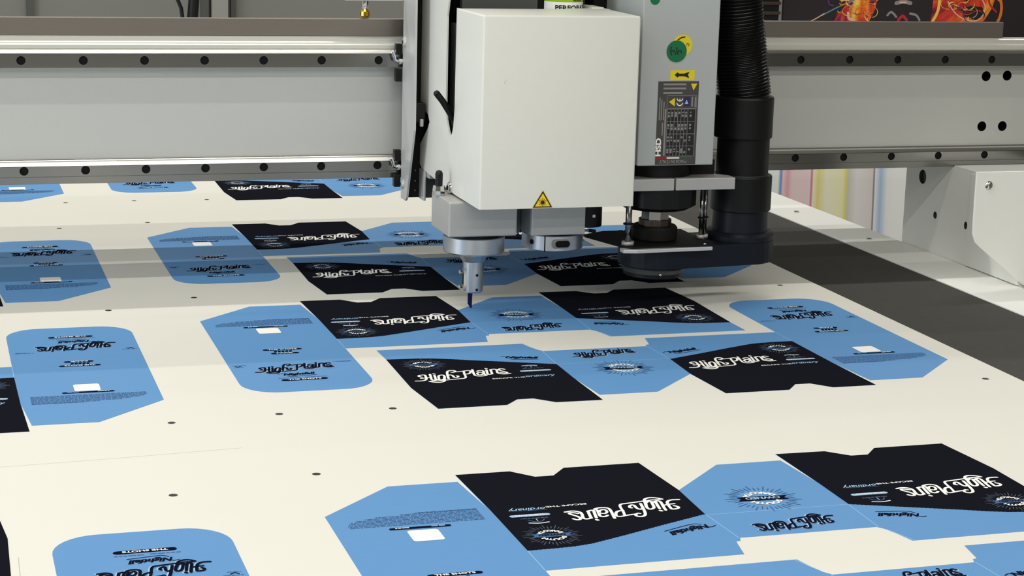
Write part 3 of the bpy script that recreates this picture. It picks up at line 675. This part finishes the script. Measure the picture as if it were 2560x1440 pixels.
mb = MB(); mb.lathe([(.0362, .0622), (.0362, .0670), (.0330, .0700), (.0292, .0705), (.0285, .0915)], 'dnavy', H, 48); mb.build('hose_socket', d)
mb = MB(); mb.plate([(.6640, 1.757), (.6700, 1.7500), (.7540, 1.7520), (.7580, 1.760), (.7580, 1.84), (.672, 1.84), (.645, 1.825), (.645, 1.818)], [], .0020, 'blackm', Matrix.Translation((0, 0, .0645))); mb.build('top_plate', d)
mb = MB(); mb.plate([(.6600, 1.747), (.6740, 1.744), (.7560, 1.7485), (.7560, 1.7515), (.676, 1.7515), (.6680, 1.7570), (.6600, 1.757)], [], .0035, 'alu', Matrix.Translation((0, 0, .0628))); mb.build('lever_strip', d, bevel=.0004)
for px_, py_, z0, z1, rr in ((.6735-.0035, 1.7620, .0650, .1180, .0032), (.7575, 1.785, .0650, .1203, .0022), (.7625, 1.788, .0650, .1203, .0022)):
    mb = MB(); mb.cyl((px_, py_, z0), (px_, py_, z1), rr, 'steel', seg=16); mb.cyl((px_, py_, z0), (px_, py_, z0+.0035), rr*2.1, 'alub', seg=6); mb.cyl((px_, py_, .0855), (px_, py_, .0868), rr*1.7, 'hole', seg=12); mb.build('guide_rod', d)
mb = MB(); mb.dome((.750, 1.755, .0646), (0, 0, 1), .0020, 'chrome', .8); mb.build('screw', d)

# ================================================================= SUCTION HOSE
h = thing('suction_hose', 'black ribbed suction hose with smooth cuffs rising from the dust shoe', 'hose', (hx, hy, .09))
mb = MB(); mb.lathe([(.0305, .0917), (.0312, .0925), (.0312, .1268), (.0305, .1280)], 'blackp', H, 48); mb.build('lower_cuff', h)
mb = MB(); mb.lathe([(.0268, .1281), (.0268, .1660)], 'blackp', H, 48); mb.lathe([(.0272, .1281), (.0272, .1290)], 'darkgrey', H, 48); mb.build('pipe', h)
mb = MB(); mb.lathe([(.0286, .1661), (.0300, .1672), (.0300, .2065), (.0290, .2085)], 'blackp', Matrix.Translation((hx-.0012, hy, 0)), 48); mb.build('upper_cuff', h)
pts = []; N = 750
for i in range(N+1):
    t_ = i/N; z = .2086+t_*.32
    pts.append((hx-.0015-.0215*math.sin(PI/2*min(1, (z-.2086)/.2)), hy, z))
mb = MB(); mb.tube(pts, .026, 'hose', 32, rfun=lambda i: .0262+.0011*math.cos(2*PI*i/N*.32/.0034)); mb.build('ribbed_hose', h)

# ================================================================= SIDE SUPPORT AT RIGHT
b = thing('gantry_support', 'grey gantry support plate with pale screwed front cover at the right edge', 'bracket', (1.15, 1.9, 0))
mb = MB(); mb.plate([(-y, z) for y, z in [(1.7935, -.06), (1.7935, .1065), (2.0590, .1065), (2.0590, -.06)]][::-1], [(-2.0195, .0845, .0085, .0085), (-1.984, .0443, .0042), (-1.914, .0445, .0035, .0045)], .006, 'frame', TS(1.1390), 'darkgrey', .004); mb.build('side_plate', b)
mb = MB(); mb.box((1.1362, 1.7935, .0002), (1.1388, 1.905, .1060), 'frame'); mb.build('overlap_plate', b, bevel=.0003)
mb = MB(); mb.plate([(1.0740, .0700), (1.0746, .0585), (1.0780, .0500), (1.0850, .0440), (1.1425, .0002), (1.26, .0002), (1.26, .1265), (1.0735, .1265)], [], .0022, 'frame', TX(1.7900)); mb.build('front_cover', b, bevel=.0009, bseg=3)
mb = MB(); mb.box((1.1390, 1.793, .1066), (1.26, 1.949, .1085), 'frame'); mb.build('top_flange', b)
mb = MB(); mb.dome((1.0894, 1.7899, .1120), (0, -1, 0), .0047, 'chrome', .6, base=.0004); mb.build('cover_screw', b)

# ================================================================= BEHIND THE BEAM
m = bpy.data.materials.new('striped_test_print'); m.use_nodes = True; nt = m.node_tree; bs = nt.nodes['Principled BSDF']
tc = nt.nodes.new('ShaderNodeTexCoord'); sp = nt.nodes.new('ShaderNodeSeparateXYZ'); cr = nt.nodes.new('ShaderNodeValToRGB'); mr = nt.nodes.new('ShaderNodeMapRange')
nt.links.new(tc.outputs['Object'], sp.inputs[0]); nt.links.new(sp.outputs[0], mr.inputs[0]); nt.links.new(mr.outputs[0], cr.inputs[0]); nt.links.new(cr.outputs[0], bs.inputs['Base Color'])
mr.inputs[1].default_value = 0; mr.inputs[2].default_value = .296; bs.inputs['Roughness'].default_value = .6
stops = [(0, (226,230,232)), (.13, (232,234,232)), (.150, (80,130,180)), (.165, (232,200,208)), (.20, (222,160,172)), (.23, (226,204,202)), (.36, (232,206,206)), (.372, (200,90,120)), (.385, (236,230,214)), (.42, (226,214,120)), (.48, (236,232,206)), (.60, (234,230,180)), (.625, (222,210,110)), (.64, (200,196,186)), (.70, (224,220,216)), (.82, (216,208,204)), (.83, (96,84,88)), (.84, (228,228,228)), (.88, (160,186,214)), (.93, (230,232,230)), (1, (236,236,232))]
el = cr.color_ramp.elements
while len(el) > 1: el.remove(el[-1])
el[0].position = 0; el[0].color = srgb(*stops[0][1])
for ps, col in stops[1:]: e = el.new(ps); e.color = srgb(*col)
M['stripes'] = m
bn = thing('print_banner', 'upright white test print with pastel pink, yellow and blue stripes behind the table', 'banner', (1.462, 3.18, -.5))
T = Matrix(((1, 0, -.03, 0), (0, 1, 0, 0), (0, 0, 1, 0), (0, 0, 0, 1)))
mb = MB(); mb.box((0, 0, -.4), (.36, .004, .56), 'stripes'); o = mb.build('print'); o.parent = bn; o.rotation_euler = (math.radians(-20), math.radians(9.5), 0)
mb = MB(); mb.box((1.48, 3.00, -.9), (1.88, 3.50, -.875), 'darkgrey'); mb.box((1.66, 3.42, -.875), (1.69, 3.45, -.02), 'darkgrey'); mb.build('stand', bn)

m = bpy.data.materials.new('flame_artwork'); m.use_nodes = True; nt = m.node_tree; bs = nt.nodes['Principled BSDF']; bs.inputs['Roughness'].default_value = .35
tc = nt.nodes.new('ShaderNodeTexCoord'); nz = nt.nodes.new('ShaderNodeTexNoise'); nz.inputs['Scale'].default_value = 14; nz.inputs['Detail'].default_value = 3; nz.inputs['Distortion'].default_value = 2.2
cr = nt.nodes.new('ShaderNodeValToRGB'); nt.links.new(tc.outputs['Object'], nz.inputs['Vector']); nt.links.new(nz.outputs['Fac'], cr.inputs[0]); nt.links.new(cr.outputs[0], bs.inputs['Base Color'])
el = cr.color_ramp.elements; el[0].position = .30; el[0].color = srgb(60, 20, 30); el[1].position = .74; el[1].color = srgb(255, 232, 150)
for ps, col in ((.40, (150, 30, 50)), (.48, (214, 60, 40)), (.56, (240, 110, 30)), (.65, (252, 190, 60))): e = el.new(ps); e.color = srgb(*col)
M['flame'] = m
M['artdark'] = mat('artwork_black', srgb(44, 38, 42), .35, spec=.4)
for nm, col in (('fo', (236, 120, 40)), ('fr', (190, 40, 50)), ('fp', (240, 190, 160)), ('ft', (90, 150, 160)), ('fv', (96, 50, 110)), ('fy', (250, 205, 90)), ('fs', (150, 140, 140))):
    M[nm] = mat('artwork_'+nm, srgb(*col), .35)
a = thing('artwork_panel', 'black picture board with swirling flames standing behind the beam', 'picture', (1.2, 2.212, .25))
mb = MB(); mb.box((1.0345, 2.2100, .2200), (1.50, 2.214, .52), 'artdark'); brd = mb.build('board', a)
T = TX(2.2098); mb = MB()
def AX(u, v):   # photographed position -> board plane
    dd = Mr @ Vector(((u-1280)/4805.5, (720-v)/4805.5, 1)); k_ = 2.2098/dd.y; return (dd.x*k_, dd.z*k_+.42)
def AP(P): return [AX(*q) for q in P]
mb.poly(AP([(2078,60),(2098,20),(2130,-30),(2170,-60),(2195,-10),(2188,22),(2172,55),(2160,62)]), 'flame', .0001, T)
mb.poly(AP([(2325,60),(2332,10),(2336,-60),(2480,-60),(2490,-10),(2480,20),(2460,52),(2440,60)]), 'flame', .0001, T)
mb.poly(AP([(2400,25),(2425,14),(2455,18),(2460,38),(2440,50),(2410,42)]), 'artdark', .0002, T)
mb.poly(AP([(2074,15),(2095,2),(2120,4),(2100,30),(2082,24)]), 'artdark', .0002, T)
for wd, col, P in ((.0016, 'ft', [(2135,0),(2090,20),(2055,38)]), (.0014, 'fp', [(2060,34),(2040,46),(2024,54)]), (.003, 'fv', [(2095,60),(2105,30),(2130,8)]), (.003, 'fr', [(2085,60),(2095,40),(2118,18)]), (.0035, 'fp', [(2120,32),(2122,46),(2135,50)]),
    (.004, 'fy', [(2330,55),(2345,25),(2350,-20)]), (.0015, 'fp', [(2370,5),(2385,30),(2410,48),(2440,52),(2458,36),(2462,15),(2450,-10)]), (.004, 'fo', [(2462,80),(2485,66),(2500,40),(2503,10),(2494,-20)]), (.0015, 'fy', [(2460,84),(2478,76),(2492,60)]),
    (.0012, 'fo', [(2480,-10),(2500,5),(2506,20)]), (.003, 'fs', [(2218,38),(2228,30),(2240,42)]), (.003, 'fs', [(2275,34),(2290,38),(2298,50)]), (.004, 'fr', [(2245,50),(2256,40),(2266,50)]), (.005, 'fs', [(2240,8),(2258,4),(2276,8)]), (.002, 'fp', [(2250,6),(2264,6)]), (.002, 'fv', [(2070,-5),(2072,10),(2082,14)]), (.0025, 'fr', [(2470,-20),(2474,10),(2490,30)])):
    mb.ribbon(AP(P), wd, col, .0004, T)
for k_ in range(64):
    left = k_ % 2 == 0
    ux, uy = (2135, 22) if left else (2405, 22)
    cx_, cy_ = ux+random.uniform(-38, 48), uy+random.uniform(-30, 26); rr = random.uniform(6, 30); a0 = random.uniform(0, 2*PI); sp_ = random.uniform(1.2, 3.2)
    P = [(cx_+rr*(1-.5*i/7)*math.cos(a0+sp_*i/7), cy_+.8*rr*(1-.5*i/7)*math.sin(a0+sp_*i/7)) for i in range(8)]
    mb.ribbon(AP(P), random.uniform(.0006, .0022), random.choice(['fo', 'fo', 'fr', 'fp', 'fy', 'fy', 'fv', 'artdark']), .0006, T, taper=True)
o = mb.build('flame_print', brd)
ch = thing('cable_chain', 'black ribbed cable chain behind the beam beside the picture board', 'cable chain', (.93, 2.22, .272))
mb = MB(); mb.box((.84, 2.20, .2300), (1.024, 2.24, .40), 'blackp')
for z in (.268, .280, .292, .304): mb.box((.84, 2.1965, z-.006), (1.025, 2.1999, z-.002), 'brown')
mb.build('links', ch)
cb = thing('power_cable', 'black cable bundle hanging in front of the grey wall above the beam', 'cable', (.29, 2.2, .26))
mb = MB(); mb.tube([AXY for AXY in [(.307, 2.20, .36), (.304, 2.20, .31), (.302, 2.20, .28), (.299, 2.20, .245), (.298, 2.20, .21)]], .0062, 'blackp'); mb.build('thick_cable', cb)
mb = MB(); mb.tube([(.248, 2.20, .315), (.268, 2.20, .288), (.281, 2.20, .279), (.287, 2.20, .265), (.290, 2.20, .243), (.290, 2.20, .21)], .0022, 'blackp'); mb.build('thin_cable', cb)
bf = thing('air_fitting', 'small brass air fitting hanging beside the carriage above the beam', 'fitting', (.447, 1.96, .272))
mb = MB(); mb.lathe([(.0042, .2725), (.0050, .2745), (.0048, .2790), (.0030, .2815)], 'brass', Matrix.Translation((.4470, 1.970, 0)), 12, False); mb.build('brass_nut', bf)
mb = MB(); mb.lathe([(.0026, .2816), (.0034, .2850), (.0034, .2900)], 'chrome', Matrix.Translation((.4470, 1.970, 0)), 16); mb.build('sleeve', bf)
mb = MB(); mb.tube([(.447, 1.97, .2901), (.446, 1.97, .30), (.452, 1.965, .32), (.475, 1.96, .34)], .0024, 'blackp'); mb.build('air_tube', bf)

bo = thing('lubricant_can', 'small white and lime can with black lettering standing behind the cover', 'can', (.6125, 1.822, .2700))
cxb, cyb, rb = .6145, 1.822, .0192
mb = MB(); mb.lathe([(rb, .2702), (rb, .3010)], 'white', Matrix.Translation((cxb, cyb, 0)), 48); mb.lathe([(rb*.999, .3010), (rb, .3011), (rb, .352), (rb*.7, .358)], 'lime', Matrix.Translation((cxb, cyb, 0)), 48); body = mb.build('can_body', bo)
mb = MB()
def wrap(txt, xa, zc, wd, hh, m_):
    vs, fs = text_geo(txt, 0, .03); out = []
    for x, y in vs:
        a0 = (xa+x*wd)/rb; out.append((cxb+(rb+.0002)*math.sin(a0), cyb-(rb+.0002)*math.cos(a0), zc+y*hh))
    mb.add(out, fs, m_)
wrap('PERFORAT', .0035, .2955, .036, .0052, 'labeldark'); wrap('WWW.', .009, .3028, .011, .0028, 'labeldark'); mb.build('lettering', body)
